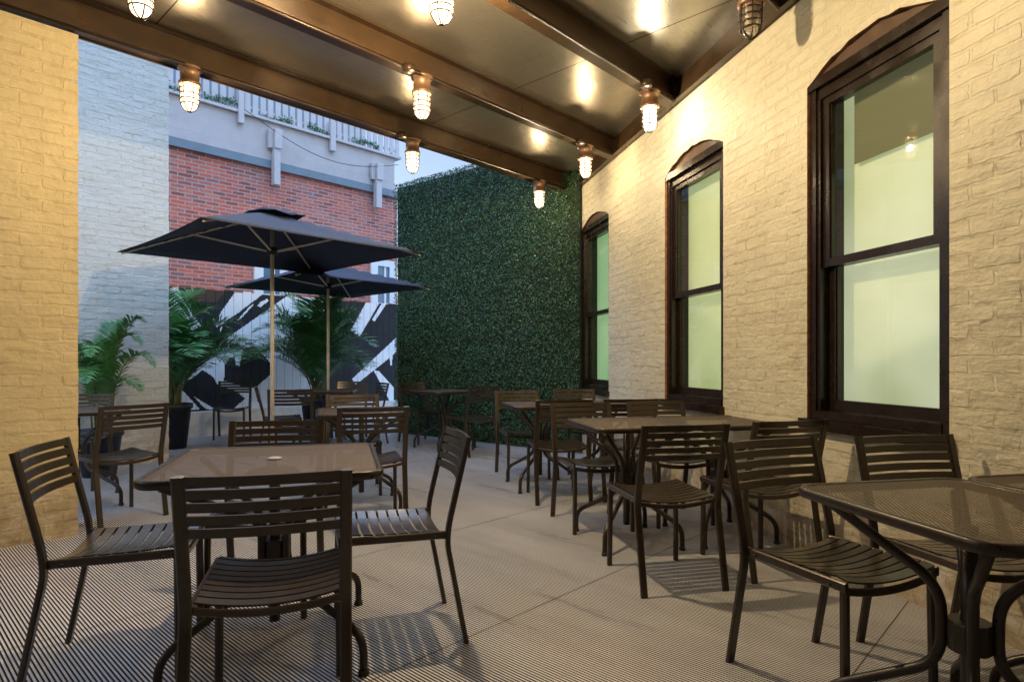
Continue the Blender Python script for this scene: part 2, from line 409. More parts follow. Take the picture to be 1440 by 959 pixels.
# ragged raw arrises down the far jamb of each opening and chunky paint lumps
AXW = (W, N, Vector((0,0,1)))
labels_w = ['window with the largest panes and a dark roller blind at its top', 'middle window with lime lit panes', 'narrowest looking window next to the green hedge wall']
for wi, (a, b_, fm) in enumerate(spans):
    c0 = wall_pt((a+b_)/2, ZB); wd = b_ - a
    win = bpy.data.objects.new('window', None); COL.objects.link(win); win.parent = right
    win.location = c0 - right.location; win['label'] = labels_w[wi]
    wb = c0
    def P_(s, z, d): return wall_pt((a+b_)/2 + s, z, -d)       # s across, d depth into the wall
    def bx(mb, s0, s1, z0, z1, d0, d1, mat=0): mb.box(P_((s0+s1)/2, (z0+z1)/2, (d0+d1)/2-(DSH if d0 > 0 else 0)), s1-s0, d1-d0, z1-z0, AXW, mat)
    h = wd/2; DSH = .017
    # outer casing
    fr = MB()
    bx(fr, -h+.002, -h+.050, ZB+.003, 2.66, .035, .20); bx(fr, h-.050, h-.002, ZB+.003, 2.66, .035, .20)
    bx(fr, -h+.050, -h+.075, ZB+.05, 2.60, .045, .20); bx(fr, h-.075, h-.050, ZB+.05, 2.60, .045, .20)
    bx(fr, -h+.002, h-.002, 2.66, 2.715, .020, .20); bx(fr, -h+.052, h-.052, 2.60, 2.658, .050, .20)
    bx(fr, -h+.052, h-.052, ZB+.003, ZB+.048, .030, .20)
    child(fr, 'window_frame', M['frame'], win, wb)
    # brown board that fills the arch above the flat head
    ab = MB(); ap = arch(a+.004, b_-.004); mid = (a+b_)/2
    top = [wall_pt(p, z-.006, -.022) for p, z in ap]; low = [wall_pt(p, 2.70, -.022) for p, z in ap]
    for k in range(len(top)-1): ab.quad(low[k], top[k], top[k+1], low[k+1])
    top2 = [wall_pt(p, z-.006, -.10) for p, z in ap]; low2 = [wall_pt(p, 2.70, -.10) for p, z in ap]
    for k in range(len(top)-1): ab.quad(top[k], top2[k], top2[k+1], top[k+1])
    child(ab, 'arch_board', M['archboard'], win, wb)
    sl = MB(); bx(sl, -h-.02, h+.02, ZB-.055, ZB+.001, -.045, .20)
    child(sl, 'sill', M['frame'], win, wb)
    zr = 1.667
    us = MB(); ls = MB(); e = h - .077
    for mb, z0, z1, d0, d1, zm0, zm1 in ((us, zr-.022, 2.598, .062, .096, .046, .040), (ls, ZB+.050, zr+.022, .100, .136, .060, .044)):
        bx(mb, -e, -e+.045, z0, z1, d0, d1); bx(mb, e-.045, e, z0, z1, d0, d1)
        bx(mb, -e+.045, e-.045, z0, z0+zm0, d0, d1); bx(mb, -e+.045, e-.045, z1-zm1, z1, d0, d1)
        bx(mb, -e+.045, -e+.053, z0+zm0, z1-zm1, d0+.012, d1-.002); bx(mb, e-.053, e-.045, z0+zm0, z1-zm1, d0+.012, d1-.002)
    child(us, 'upper_sash', M['frame'], win, wb); child(ls, 'lower_sash', M['frame'], win, wb)
    for z0, z1, d in ((zr+.024, 2.558, .070), (ZB+.11, zr-.022, .108)):
        pn = MB(); pn.quad(P_(-e+.045,z0,d), P_(-e+.045,z1,d), P_(e-.045,z1,d), P_(e-.045,z0,d))
        child(pn, 'pane', M['glass'], win, wb)
    fm_ = MB(); bx(fm_, -e-.02, e+.02, ZB+.01, 2.64, .205, .215); child(fm_, 'frosted_screen', M[fm], win, wb)
    if wi == 0:
        bl = MB(); bx(bl, -e+.03, e-.105, 2.205, 2.60, .175, .180); child(bl, 'blind', M['blind'], win, wb)

# ------------------------------------------------------------------ the lamp-tinted pier at the left, the white wall behind it
def wall_run(name, e, L, H, T, mat, label, cat='wall'):
    """wall whose right front corner is e; the face runs L metres back along -B"""
    o = MB(); e = Vector(e); z = Vector((0,0,H)); q = e - B*L; bk = J*T
    rg = random.Random(9); e2 = e - B*.03; c0 = 0.0
    o.quad(q, e2, e2+z, q+z, 0, [(0,0),(L-.03,0),(L-.03,H),(0,H)])
    while c0 < H:                      # toothed brick ends along the corner
        c1 = min(H, c0+.073); d = rg.uniform(0, .006); u0, u1 = Vector((0,0,c0)), Vector((0,0,c1)); e3 = e + B*d
        o.quad(e2+u0, e3+u0, e3+u1, e2+u1, 0, [(L-.03,c0),(L,c0),(L,c1),(L-.03,c1)])
        o.quad(e3+u0, e3+bk*.5+u0, e3+bk*.5+u1, e3+u1, 0, [(L,c0),(L+.1,c0),(L+.1,c1),(L,c1)])
        o.quad(e2+u1, e3+u1, e3+bk*.5+u1, e2+bk*.5+u1, 0, [(L-.03,c1),(L,c1),(L,c1),(L-.03,c1)])
        c0 = c1
    o.quad(e, e+bk, e+bk+z, e+z, 0, [(L,0),(L+T,0),(L+T,H),(L,H)])
    o.quad(q+bk, q, q+z, q+bk+z, 0, [(-T,0),(0,0),(0,H),(-T,H)])
    o.quad(e+bk, q+bk, q+bk+z, e+bk+z, 0, [(0,0),(L,0),(L,H),(0,H)])
    o.quad(q+z, e+z, e+z+bk, q+z+bk, 0, [(0,0),(L,0),(L,T),(0,T)])
    ob = o.build(name, mat); tag(ob, label, cat); return ob
pier_e = Vector((-2.79, 3.97, -.03))
wall_run('brick_pier', pier_e, 3.6, 3.24, .42, M['amber'], 'painted brick pier tinted by lamplight under the canopy edge at the far left', 'pier')
wall_run('brick_wall', (-3.835, 6.90, -.03), 4.2, 6.6, .5, M['pale'], 'pale whitewashed brick wall between the brick pier and the red brick', 'wall')

# ------------------------------------------------------------------ red brick building at the back, with a deck on it
K0 = Vector((-4.44, 9.30, 0))              # kerb front line
def back_pt(px, z, off):                   # point on a plane parallel to the back wall, 'off' metres behind the kerb front
    o = K0 + J*off; q = (px - CX)/F
    t = (o.x - q*o.y)/(q*B.y - B.x); p = o + B*t; return Vector((p.x, p.y, z))
def back_px(px, py, off):
    p = back_pt(px, 0, off); return Vector((p.x, p.y, CAMH + (HY-py)*p.y/F))
def tcoord(p, off): return (Vector((p.x, p.y, 0)) - K0 - J*off).dot(B)
OFFW = .38
Rt = tcoord(back_pt(558, 0, OFFW), OFFW); Lt = -3.2
def bp_(t, z, off): return K0 + B*t + J*off + Vector((0,0,z))
bld = empty('brick_building', bp_(1, 0, OFFW), 0, 'red brick building behind the mural with a picket railed deck on top', 'building')
AXB = (B, J, Vector((0,0,1)))
def bbx(mb, t0, t1, z0, z1, o0, o1, mat=0): mb.box(bp_((t0+t1)/2, (z0+z1)/2, (o0+o1)/2), t1-t0, o1-o0, z1-z0, AXB, mat)
bw = MB()
bw.quad(bp_(Lt,0,OFFW), bp_(Rt,0,OFFW), bp_(Rt,4.34,OFFW), bp_(Lt,4.34,OFFW), 0, [(Lt,0),(Rt,0),(Rt,4.34),(Lt,4.34)])
bw.quad(bp_(Rt,0,OFFW), bp_(Rt,0,OFFW+2.5), bp_(Rt,4.34,OFFW+2.5), bp_(Rt,4.34,OFFW), 0, [(0,0),(2.5,0),(2.5,4.34),(0,4.34)])
bw.quad(bp_(Lt,4.34,OFFW), bp_(Rt,4.34,OFFW), bp_(Rt,4.34,OFFW+2.5), bp_(Lt,4.34,OFFW+2.5), 0, [(0,0)]*4)
child(bw, 'brick_face', M['red'], bld)
fl_ = MB(); bbx(fl_, Lt, Rt+.03, 4.30, 4.43, OFFW-.07, OFFW+.3); child(fl_, 'flashing', M['flash'], bld)
sd = MB(); z = 4.432
for k in range(4):
    hgt = .155; sd.box(bp_((Lt+Rt)/2, z+hgt/2, OFFW-.035+.0), Rt-Lt-.2, .05, hgt-.006, (B, (J+Vector((0,0,.10))).normalized(), (Vector((0,0,1))-J*.10).normalized())); z += hgt
bbx(sd, Lt, Rt-.1, 4.432, z, OFFW, OFFW+.2)
child(sd, 'siding', M['siding'], bld)
dk = MB(); bbx(dk, Lt, Rt+.02, z+.002, z+.045, OFFW-.13, OFFW+2.4); child(dk, 'deck_edge', M['siding'], bld); zd = z + .045
rl = MB(); t = Lt+.05
while t < Rt-.02:
    bbx(rl, t, t+.088, zd+.03, zd+1.04, OFFW-.06, OFFW-.04); t += .128
bbx(rl, Lt, Rt, zd+.10, zd+.14, OFFW-.04, OFFW-.0); bbx(rl, Lt, Rt, zd+.88, zd+.92, OFFW-.04, OFFW-.0)
bbx(rl, Lt, Rt+.02, zd+1.042, zd+1.08, OFFW-.09, OFFW+.03)
child(rl, 'railing', M['siding'], bld)
def bracket(px, y0, y1, w, dep):
    p0 = back_px(px, y0, OFFW-.1); p1 = back_px(px, y1, OFFW-.1); t = tcoord(p0, OFFW-.1)
    mb = MB(); bbx(mb, t-w/2, t+w/2, p1.z, p0.z, OFFW-.08-dep, OFFW-.075)
    return mb, t, p0.z, p1.z
for px, y0, y1, w, dep in ((387,185,261,.105,.10), (530,232,293,.12,.10), (338,112,174,.085,.07), (467,172,213,.10,.07)):
    mb, t, z0, z1 = bracket(px, y0, y1, w, dep)
    if y1 > 215: bbx(mb, t-w/2-.075, t-w/2-.003, z0-.30, z0-.0, OFFW-.14, OFFW-.076); bbx(mb, t-w/2-.0, t+w/2+.02, z0-.3, z0+.02, OFFW-.205-dep+.1, OFFW-.181)
    child(mb, 'bracket_post', M['siding'], bld)
uw = MB(); bbx(uw, Lt, Rt-.02, zd+.002, 7.2, OFFW+1.2, OFFW+1.3); child(uw, 'upper_wall', M['flash'], bld)
# two white framed windows above the mural
for xa, xb in ((356, 404), (520, 555)):
    ta = tcoord(back_pt(xa,0,OFFW), OFFW); tb = tcoord(back_pt(xb,0,OFFW), OFFW)
    z0, z1 = 2.12, 3.05
    mb = MB(); wv = .15
    bbx(mb, ta, ta+wv, z0, z1, OFFW-.05, OFFW+.02); bbx(mb, tb-wv, tb, z0, z1, OFFW-.05, OFFW+.02)
    bbx(mb, ta+wv, tb-wv, z1-.12, z1, OFFW-.05, OFFW+.02); bbx(mb, ta+wv, tb-wv, z0, z0+.1, OFFW-.05, OFFW+.02)
    bbx(mb, (ta+tb)/2+.02, (ta+tb)/2+.06, z0+.1, z1-.12, OFFW-.035, OFFW+.02)
    wo = child(mb, 'window', M['whitepaint'], bld)
    pm = MB(); bbx(pm, ta+wv, tb-wv, z0+.1, z1-.12, OFFW-.02, OFFW-.01)
    po = pm.build('pane', M['skyglass'], wo); po.data.transform(Matrix.Translation(-bld.location))
# garland of small plants and cloth along the deck edge
gl = MB(); rng = random.Random(3)
for k in range(1500):
    t = rng.uniform(Lt+2, Rt-.2); zc = zd + .05 + .05*math.sin(t*5) + rng.gauss(0, .03)
    if math.sin(t*7.3) < -.55: continue
    p = bp_(t, zc, OFFW-.10+rng.uniform(-.03,.03)); s = rng.uniform(.015,.03)
    a = Vector((rng.uniform(-1,1), rng.uniform(-1,1), rng.uniform(-1,1))).normalized(); c_ = a.orthogonal().normalized()
    gl.quad(p-a*s, p+c_*s*.5, p+a*s, p-c_*s*.5)
tag(gl.build('garland', M['boxwood']), 'thin green leafy garland along the foot of the deck railing', 'garland')
# drooping cable
cb = MB(); p0 = back_px(345,155,OFFW-.2); p1 = back_px(560,232,OFFW-.2)
cb.tube([p0.lerp(p1, k/24) - Vector((0,0,.35*math.sin(math.pi*k/24))) for k in range(25)], .006, 5)
tag(cb.build('cable', M['wire']), 'thin black cable sagging across the mauve siding', 'cable')

# ------------------------------------------------------------------ mural fence on a low concrete kerb
kb = MB(); bbx(kb, -3.0, Rt+.2, -.02, .36, 0, .34)
ko = kb.build('kerb', M['concrete']); tag(ko, kind='structure')
fen = empty('painted_fence', bp_(1, 0, .2), 0, 'board fence painted with a black and white abstract mural', 'fence')
OFFM = .16
def inside(x, y, poly):
    r = False; j = len(poly)-1
    for i in range(len(poly)):
        xi, yi = poly[i]; xj, yj = poly[j]
        if (yi > y) != (yj > y) and x < (xj-xi)*(y-yi)/(yj-yi)+xi: r = not r
        j = i
    return r
# shapes, measured in (metres along the fence, height)
def mp_(pts):
    out = []
    for x, y in pts:
        p = back_px(x, y, OFFM); out.append((tcoord(p, OFFM), p.z))
    return out
black = [mp_(q) for q in (
    [(246,396),(362,396),(330,412),(305,447),(282,457),(262,430)],
    [(368,415),(392,398),(404,402),(404,416),(370,440),(330,468),(297,492),(277,462),(295,448),(305,460),(335,440)],
    [(357.7,486),(380,510),(382,525),(360,545),(345,545),(315,535),(316,513),(322,504),(330,501),(332,514),(337,515),(340,495),(346,489)],
    [(252,545),(285,520),(300,530),(306,541),(330,549),(345,560),(328,575),(307,578),(280,562)],
    [(256,548),(262,547),(295,581),(288,583)],
    [(240,577),(348,574),(348,578),(240,582)],
    [(462,396),(600,396),(600,600),(440,600),(440,552),(456,530),(440,500),(452,470)])]
white = [mp_(q) for q in (
    [(521,414),(541,413),(506,473),(493,465)], [(545,413),(553,412.5),(527,452),(523,450)],
    [(557,475),(557.5,494),(552,500),(551,514),(549,514),(548,503),(500,541),(495,533)],
    [(525,520),(533,522),(554,545),(554,573),(546,560)],
    [(352,430),(358,427),(340,447),(333,451)], [(366,425),(376,420),(378,423),(366,432),(362,430)], [(309,462),(312,459),(314,463),(310,466)])]
brown = mp_([(252,396),(328,396),(305,425),(270,425)])
fb = MB(); cell = .013; t = -2.6
while t < Rt+.15:
    bwid = .135; z0, z1 = .362, 2.20 + random.uniform(-.02, .012)
    nz = int((z1-z0)/cell)
    cols_ = [t + bwid*k/10 for k in range(11)]
    if t > -.9:
        ids = [[fb.vert(bp_(cc, z0+(z1-z0)*r/nz, OFFM)) for r in range(nz+1)] for cc in cols_]
        for c1 in range(10):
            for r in range(nz):
                x = (cols_[c1]+cols_[c1+1])/2; y = z0+(z1-z0)*(r+.5)/nz
                mi = 0
                for q in black:
                    if inside(x, y, q): mi = 1
                if mi == 1 and inside(x, y, brown): mi = 2
                for q in white:
                    if inside(x, y, q): mi = 0
                fb.face((ids[c1][r], ids[c1+1][r], ids[c1+1][r+1], ids[c1][r+1]), mi)
        for c_ in (t, t+bwid):
            fb.quad(bp_(c_,z0,OFFM), bp_(c_,z0,OFFM+.02), bp_(c_,z1,OFFM+.02), bp_(c_,z1,OFFM), 1)
        fb.quad(bp_(t,z1,OFFM), bp_(t+bwid,z1,OFFM), bp_(t+bwid,z1,OFFM+.02), bp_(t,z1,OFFM+.02), 2)
    else:
        bbx(fb, t, t+bwid, z0, z1, OFFM, OFFM+.02, 1)
    t += bwid + .004
child(fb, 'board_panel', [M['whitepaint'], M['blackpaint'], M['rust']], fen)
fr_ = MB(); bbx(fr_, -2.6, Rt+.15, .9, .98, OFFM+.024, OFFM+.07); bbx(fr_, -2.6, Rt+.15, 1.8, 1.88, OFFM+.024, OFFM+.07)
bbx(fr_, -2.6, Rt+.15, .364, 2.15, OFFM+.074, OFFM+.08)
child(fr_, 'rail', M['blackpaint'], fen)

# ------------------------------------------------------------------ hedge wall
HA = Vector((-1.80, 9.62, 0)); s_end = 7.48
HBp = wall_pt((s_end - WD*.2115)/.9774, 0, .03); HBp.z = 0
hd = (HBp-HA).normalized(); hn = Vector((hd.y, -hd.x, 0))
if hn.y > 0: hn = -hn
HL = (HBp-HA).length; HH = 3.84
hg = empty('hedge_wall', HA.lerp(HBp, .5), 0, 'tall dark green artificial boxwood hedge wall closing the yard', 'hedge')
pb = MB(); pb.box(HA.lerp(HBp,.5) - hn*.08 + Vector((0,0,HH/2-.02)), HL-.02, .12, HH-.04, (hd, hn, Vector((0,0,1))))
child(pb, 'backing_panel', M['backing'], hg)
lf = MB(); rng = random.Random(5)
def leaf(mb, p, ax, nrm, l, w):
    sd_ = ax.cross(nrm).normalized()*w
    i = [mb.vert(p), mb.vert(p + ax*l*.5 + sd_), mb.vert(p + ax*l), mb.vert(p + ax*l*.5 - sd_)]
    mb.face(i)
for k in range(90000):
    x = rng.uniform(0, HL); z = rng.uniform(0.0, HH)
    tile = .5 + .5*math.sin(x*12.5+.6*math.sin(z*9))*math.sin(z*12.5+.7*math.sin(x*8))
    dep = rng.uniform(-.01, .028) + .018*tile
    p = HA + hd*x + hn*dep + Vector((0,0,z))
    ax = (hn*rng.uniform(.1,1.0) + hd*rng.uniform(-1,1) + Vector((0,0,rng.uniform(-.9,1)))).normalized()
    nr = (hn*rng.uniform(.2,1) + hd*rng.uniform(-.8,.8) + Vector((0,0,rng.uniform(-.3,1.1)))).normalized()
    if abs(ax.dot(nr)) > .95: continue
    leaf(lf, p, ax, nr, rng.uniform(.013,.025), rng.uniform(.004,.0075))
# side and top fringe
for k in range(2600):
    if k % 2: p = HA + hd*rng.uniform(-.015,.01) + hn*rng.uniform(-.1,.04) + Vector((0,0,rng.uniform(0,HH)))
    else: p = HA + hd*rng.uniform(0,HL) + hn*rng.uniform(-.1,.04) + Vector((0,0,HH-rng.uniform(0,.03)))
    ax = Vector((rng.uniform(-1,1), rng.uniform(-1,.3), rng.uniform(-.3,1))).normalized(); nr = ax.orthogonal().normalized()
    leaf(lf, p, ax, nr, rng.uniform(.02,.035), rng.uniform(.006,.010))
child(lf, 'foliage', M['boxwood'], hg)

# ------------------------------------------------------------------ canopy: roof sheets on steel beams
ZBM = 3.235
def wall_xy(D):
    s = (D - WD*.2115)/.9774; return wall_pt(s, 0)
can = empty('canopy', wall_xy(5)*1.0 + Vector((-1.2,-.5,ZBM)), 0, 'brown steel beamed canopy with tan roof sheets over the tables', 'canopy')
ends = [7.80, 6.48, 5.16, 3.84, 2.52, 1.20, -.12, -1.44]
BEAMS = []
for bi, D in enumerate(ends):
    e = wall_xy(D) - B*.03; BEAMS.append(e)
    L = 7.0 if bi else 6.3
    mb = MB(); H = .20; fw = .125
    c = e - B*(L/2)
    def bb(o0, o1, z0, z1): mb.box(c + J*(o0+o1)/2 + Vector((0,0,ZBM+(z0+z1)/2)), L, o1-o0, z1-z0, AXB)
    bb(-fw/2, fw/2, 0, .014); bb(-.008, .008, .014, H-.014); bb(-fw/2, fw/2, H-.014, H)
    bb(-fw/2+.001, -fw/2+.012, .0142, .030); bb(fw/2-.012, fw/2-.001, .0142, .030)
    if bi == 0: bb(fw/2+.002, fw/2+.02, -.01, H+.06)
    ob = child(mb, 'beam', M['steel'], can)
    # bolted end plates
    ep = MB(); ep.box(e + B*.012 + Vector((0,0,ZBM+.10)), .012, .15, .19, AXB)
    for o_ in (-.05, .05):
        for z_ in (.05, .15): ep.box(e + B*.0 + J*o_ + Vector((0,0,ZBM+z_)), .016, .02, .02, AXB)
    po = ep.build('end_plate', M['steel'], ob); po.data.transform(Matrix.Translation(-can.location))
# ledger angle along the wall
lg = MB(); s0, s1 = -5.2, 8.0
lg.box(wall_pt((s0+s1)/2, ZBM+.10, .006), s1-s0, .010, .21, AXW); lg.box(wall_pt((s0+s1)/2, ZBM+.006, .036), s1-s0, .05, .012, AXW)
child(lg, 'ledger', M['steel'], can)
# roof sheets: one panel per bay
zr0 = ZBM + .202
for bi in range(len(BEAMS)-1):
    e0, e1 = BEAMS[bi], BEAMS[bi+1]
    a, b_ = e0 + B*.02, e1 + B*.02; c_, d_ = e1 - B*7.0, e0 - B*(6.3 if bi == 0 else 7.0)
    up = Vector((0,0,zr0)); th = Vector((0,0,.035))
    mb = MB(); pts = [a, b_, c_, d_]; uvs = [(p.dot(B), p.dot(J)) for p in pts]
    # recompute seams from true site coordinates
    mb.poly([p+up for p in pts], 0, uvs); mb.poly([p+up+th for p in reversed(pts)], 0, list(reversed(uvs)))
    for k in range(4): mb.quad(pts[k]+up, pts[k]+up+th, pts[(k+1)%4]+up+th, pts[(k+1)%4]+up, 0, [uvs[k]]*4)
    child(mb, 'roof_panel', M['roof'], can)
# conduits clipped along the near side of the beams
cbm = MB()
for bi in range(0, 5):
    e = BEAMS[bi] - J*.055 + Vector((0,0,ZBM-.012)); cbm.tube([e - B*.1, e - B*6.2], .010, 6)
child(cbm, 'conduit', M['steel'], can)
for bi, t in ((1, 1.863), (2, 1.851), (1, .371), (2, .292), (0, 1.86)):
    p = BEAMS[bi] + B*.03 - Vector((.938,1,0))*(t+.13) - J*.075 + Vector((0,0,ZBM-.01))
    jb = MB(); jb.lathe([(.001,-.032),(.042,-.032),(.045,-.028),(.045,.012),(.001,.012)], p, 18); child(jb, 'junction_box', M['steel'], can)

# walls added out of view, behind and left, to keep sky light out
rw = MB(); q0 = Vector((-6.2,-3.4,-.03)); q1 = Vector((3.9,-3.4,-.03)); up = Vector((0,0,6.2))
rw.quad(q0, q1, q1+up, q0+up); rw.quad(q0-Vector((0,.3,0)), q1-Vector((0,.3,0)), q1+up-Vector((0,.3,0)), q0+up-Vector((0,.3,0)))
tag(rw.build('rear_sky_blocker', M['blocker']), kind='structure')
lw = MB(); q1 = pier_e - B*3.6; q0 = Vector((-6.2, -3.4, -.03)); up = Vector((0,0,5.2))
lw.quad(q0, q1, q1+up, q0+up); lw.quad(q0-Vector((.3,0,0)), q1-Vector((.3,0,0)), q1+up-Vector((.3,0,0)), q0+up-Vector((.3,0,0)))
tag(lw.build('side_sky_blocker', M['blocker']), kind='structure')

# ------------------------------------------------------------------ caged lamps
def make_lamp(globe='globe'):
    root = empty('cage_lamp')
    h = MB(); h.lathe([(.001,0),(.066,0),(.066,-.012),(.052,-.016),(.052,-.085),(.060,-.088),(.060,-.104),(.046,-.106),(.001,-.106)], n=20)
    h.build('housing', M['copper'], root)
    gl = MB(); gl.lathe([(.040,-.107),(.041,-.20),(.037,-.222),(.026,-.238),(.012,-.246),(.001,-.247)], n=18, caps=False)
    gl.build('globe', M[globe], root)
    cg = MB()
    for zz in (-.125, -.155, -.185, -.212):
        rr = .049 if zz > -.2 else .046
        cg.tube([(rr*math.cos(2*math.pi*k/20), rr*math.sin(2*math.pi*k/20), zz) for k in range(21)], .0034, 5)
    for q in range(6):
        a = 2*math.pi*q/6+.3; ca, sa = math.cos(a), math.sin(a)
        cg.tube(fillet([(.052*ca,.052*sa,-.10),(.049*ca,.049*sa,-.205),(.030*ca,.030*sa,-.245),(.002*ca,.002*sa,-.256)], .03, 3), .0034, 5)
    cg.build('cage', M['darkmetal'], root)
    return root
LP = [  # beam, t along it, lit, label
 (1, 3.227, 1, 'lit cage lamp cut by the top edge above the pale wall'),
 (0, 3.327, 1, 'lit cage lamp on the front beam nearest the brick pier'),
 (1, 1.863, 1, 'lit copper cage lamp in the middle of the second beam'),
 (0, 1.860, 1, 'lit cage lamp on the front beam against the patch of sky'),
 (2, 1.851, 1, 'lit cage lamp cut by the top edge in the middle of the ceiling'),
 (2, .292, 2, 'whitest cage lamp, lit, on the third beam close to the window wall'),
 (1, .371, 1, 'lit cage lamp on the second beam close to the window wall'),
 (0, .497, 1, 'lit cage lamp hanging in front of the hedge wall'),
 (3, .29, 0, 'dark unlit cage lamp at the top right'),
 (2, 3.25, 1, 'lit cage lamp over the left tables, outside the picture'),
 (3, 1.86, 1, 'lit cage lamp over the open floor, outside the picture'),
 (4, .40, 1, 'lit cage lamp over the right foreground, outside the picture'),
]
proto = {}
LAMP_W = 17.0
PW = {(2, 1.851): 10.0, (1, 1.863): .6, (2, .292): .8, (3, 1.86): .2, (1, .371): .45, (0, .497): .45, (0, 3.327): .6}
for bi, t, lit, lab in LP:
    key = ('globe_off', 'globe', 'globe_cool')[lit]
    if key in proto: o = copy_tree(proto[key])
    else: o = make_lamp(key); proto[key] = o
    tt = t*1.0
    p = BEAMS[bi] + B*.03 - (Vector((.938,1,0)))*t; o.location = (p.x, p.y, ZBM)
    o.scale = (1.25, 1.25, 1.25)
    if bi == 3 and lit == 0: o.location.z = ZBM + .05
    tag(o, lab, 'lamp', 'cage lamps under the canopy beams')
    if lit:
        ld = bpy.data.lights.new('lamp_light', 'POINT'); ld.energy = LAMP_W*PW.get((bi, t), .3); ld.shadow_soft_size = .03
        ld.color = WARM if lit == 1 else (1, .88, .62)
        lo = bpy.data.objects.new('lamp_light', ld); COL.objects.link(lo); lo.parent = o; lo.location = (0,0,-.17)

# ------------------------------------------------------------------ chairs
def make_chair():
    root = empty('patio_chair')
    for s in (-1, 1):
        bl = MB(); pts = fillet([(s*.214,-.285,.815),(s*.214,-.205,.475),(s*.214,-.198,.40),(s*.214,-.275,.0)], .14, 6)
        bl.rtube(pts, .034, .019, (1,0,0)); bl.build('back_leg', M['chair'], root)
        ft = MB(); ft.rtube([(s*.194,.200,.425),(s*.198,.205,.0)], .026, .026, (1,0,0)); ft.build('front_leg', M['chair'], root)
    bk = MB(); z = .815
    for k in range(5):
        zc = z - .015 - k*.0365
        n = 10; prof = []
        for i in range(n+1):
            x = -.199 + .398*i/n; bow = -.022*(1-(x/.199)**2)
            yc = -.285 + (.815-zc)*.235 + bow
            prof.append((x, yc))
        ring = []
        for x, yc in prof:
            th = .0055; hh = .0135; ln = .235
            ring.append([Vector((x, yc-th-hh*-ln*-1, zc+hh)), Vector((x, yc+th-hh*ln, zc+hh)), Vector((x, yc+th+hh*ln, zc-hh)), Vector((x, yc-th+hh*ln, zc-hh))])
        bk.ring_loft(ring, smooth=False)
    bk.build('backrest', M['chair'], root)
    st = MB(); ns = 9; y0, y1 = -.185, .215; pit = (y1-y0)/ns
    for k in range(ns):
        ya = y0 + pit*k + .004; yb = ya + pit - .009; ring = []
        n = 10
        for i in range(n+1):
            x = -.195 + .39*i/n; sag = -.024*(1-(x/.195)**2)
            def zz(y):
                q = (y+.02)/.2; return .452 + sag + .010*q*abs(q) - (.012*max(0, (y-.17)/.045)**2 if y > .17 else 0)
            ring.append([Vector((x,ya,zz(ya)-.006)), Vector((x,yb,zz(yb)-.006)), Vector((x,yb,zz(yb))), Vector((x,ya,zz(ya)))])
        st.ring_loft(ring, smooth=False)
    st.build('seat', M['chair'], root)
    sf = MB()
    for s in (-1, 1):
        sf.rtube([(s*.203,-.200,.432),(s*.203,.215,.436)], .014, .030, (1,0,0))
        for yy in (-.15, .16): sf.lathe([(.001,.0),(.006,.0),(.006,.004),(.001,.005)], (s*.213, yy, .43), 6)
    for yy, ww in ((.208, .024), (-.19, .022)): sf.rtube([(.196*q/6, yy, .424-.022*(1-(q/6)**2)) for q in range(-6, 7)], .014, ww, (0,1,0))
    sf.build('seat_frame', M['chair'], root)
    for s in (-1, 1):
        pass
    return root
CH = [  # centre of the top rail, facing, label
 ((-.672,1.679), (-.27,.963), 'chair seen from behind, nearest the camera at the large front table'),
 ((-1.713,2.252), (.958,.288), 'chair at the far left pulled up sideways beside the brick pier'),
 ((-.239,2.667), (-.952,-.307), 'chair turned side on at the right of the front table'),
 ((-1.19,3.14), (.18,-.98), 'chair facing the camera at the far side of the front table'),
 ((-.905,4.04), (-.30,.953), 'dark chair seen from behind, just beyond the right corner of the front table'),
 ((-1.43,5.55), (.30,-.953), 'lit chair facing forward behind the second umbrella pole, left table row'),
 ((-2.62,4.30), (-.83,.555), 'chair seen from behind between the brick pier and the front table'),
 ((-3.94,5.72), (.30,-.953), 'chair under the palm by the brick pier, half hidden'),
 ((1.008,2.395), (.371,-.928), 'chair facing forward at the near right table, its whole seat in view'),
 ((1.60,2.52), (.19,-.98), 'chair squeezed against the wall under the nearest window'),
 ((1.43,3.16), (-.28,.96), 'dark chair backing onto the near right table, close under the wall'),
 ((.836,2.955), (-.22,.975), 'dark chair seen from behind at the middle right table, out on the open floor'),
 ((.50,4.50), (.20,-.98), 'lit chair facing forward at the left end of the middle right tables'),
 ((1.08,4.65), (.19,-.98), 'lit chair facing forward by the wall at the middle right tables'),
 ((.05,6.28), (.22,-.975), 'lit chair with its back to the hedge wall at the last right table'),
 ((.41,4.80), (-.16,.985), 'dark chair seen from behind at the last right table, seat lit'),
 ((.66,6.60), (.19,-.98), 'lit chair deepest along the window wall, under the last window'),
 ((.95,4.92), (-.17,.985), 'dark chair with only its top slats showing, below the middle window'),
 ((-1.41,8.70), (.65,-.76), 'dim chair left of the small table at the hedge'),
 ((-.32,7.24), (-.65,.76), 'dim chair right of the small table at the hedge'),
 ((-4.12,9.20), (.25,-.97), 'dim chair standing against the mural kerb beside the tapered palm pot'),
 ((-2.35,6.55), (-.25,.968), 'dark chair seen from behind next to the first umbrella pole'),
 ((-3.00,7.25), (.93,.36), 'dark chair side on at the left of the umbrella table'),
 ((-2.35,9.05), (.12,-.99), 'dim chair behind the umbrella table in front of the palm'),
 ((-1.78,8.55), (-.85,-.5), 'dim chair right of the umbrella table in front of the mural'),
]
chair0 = None
CHOBJ = []
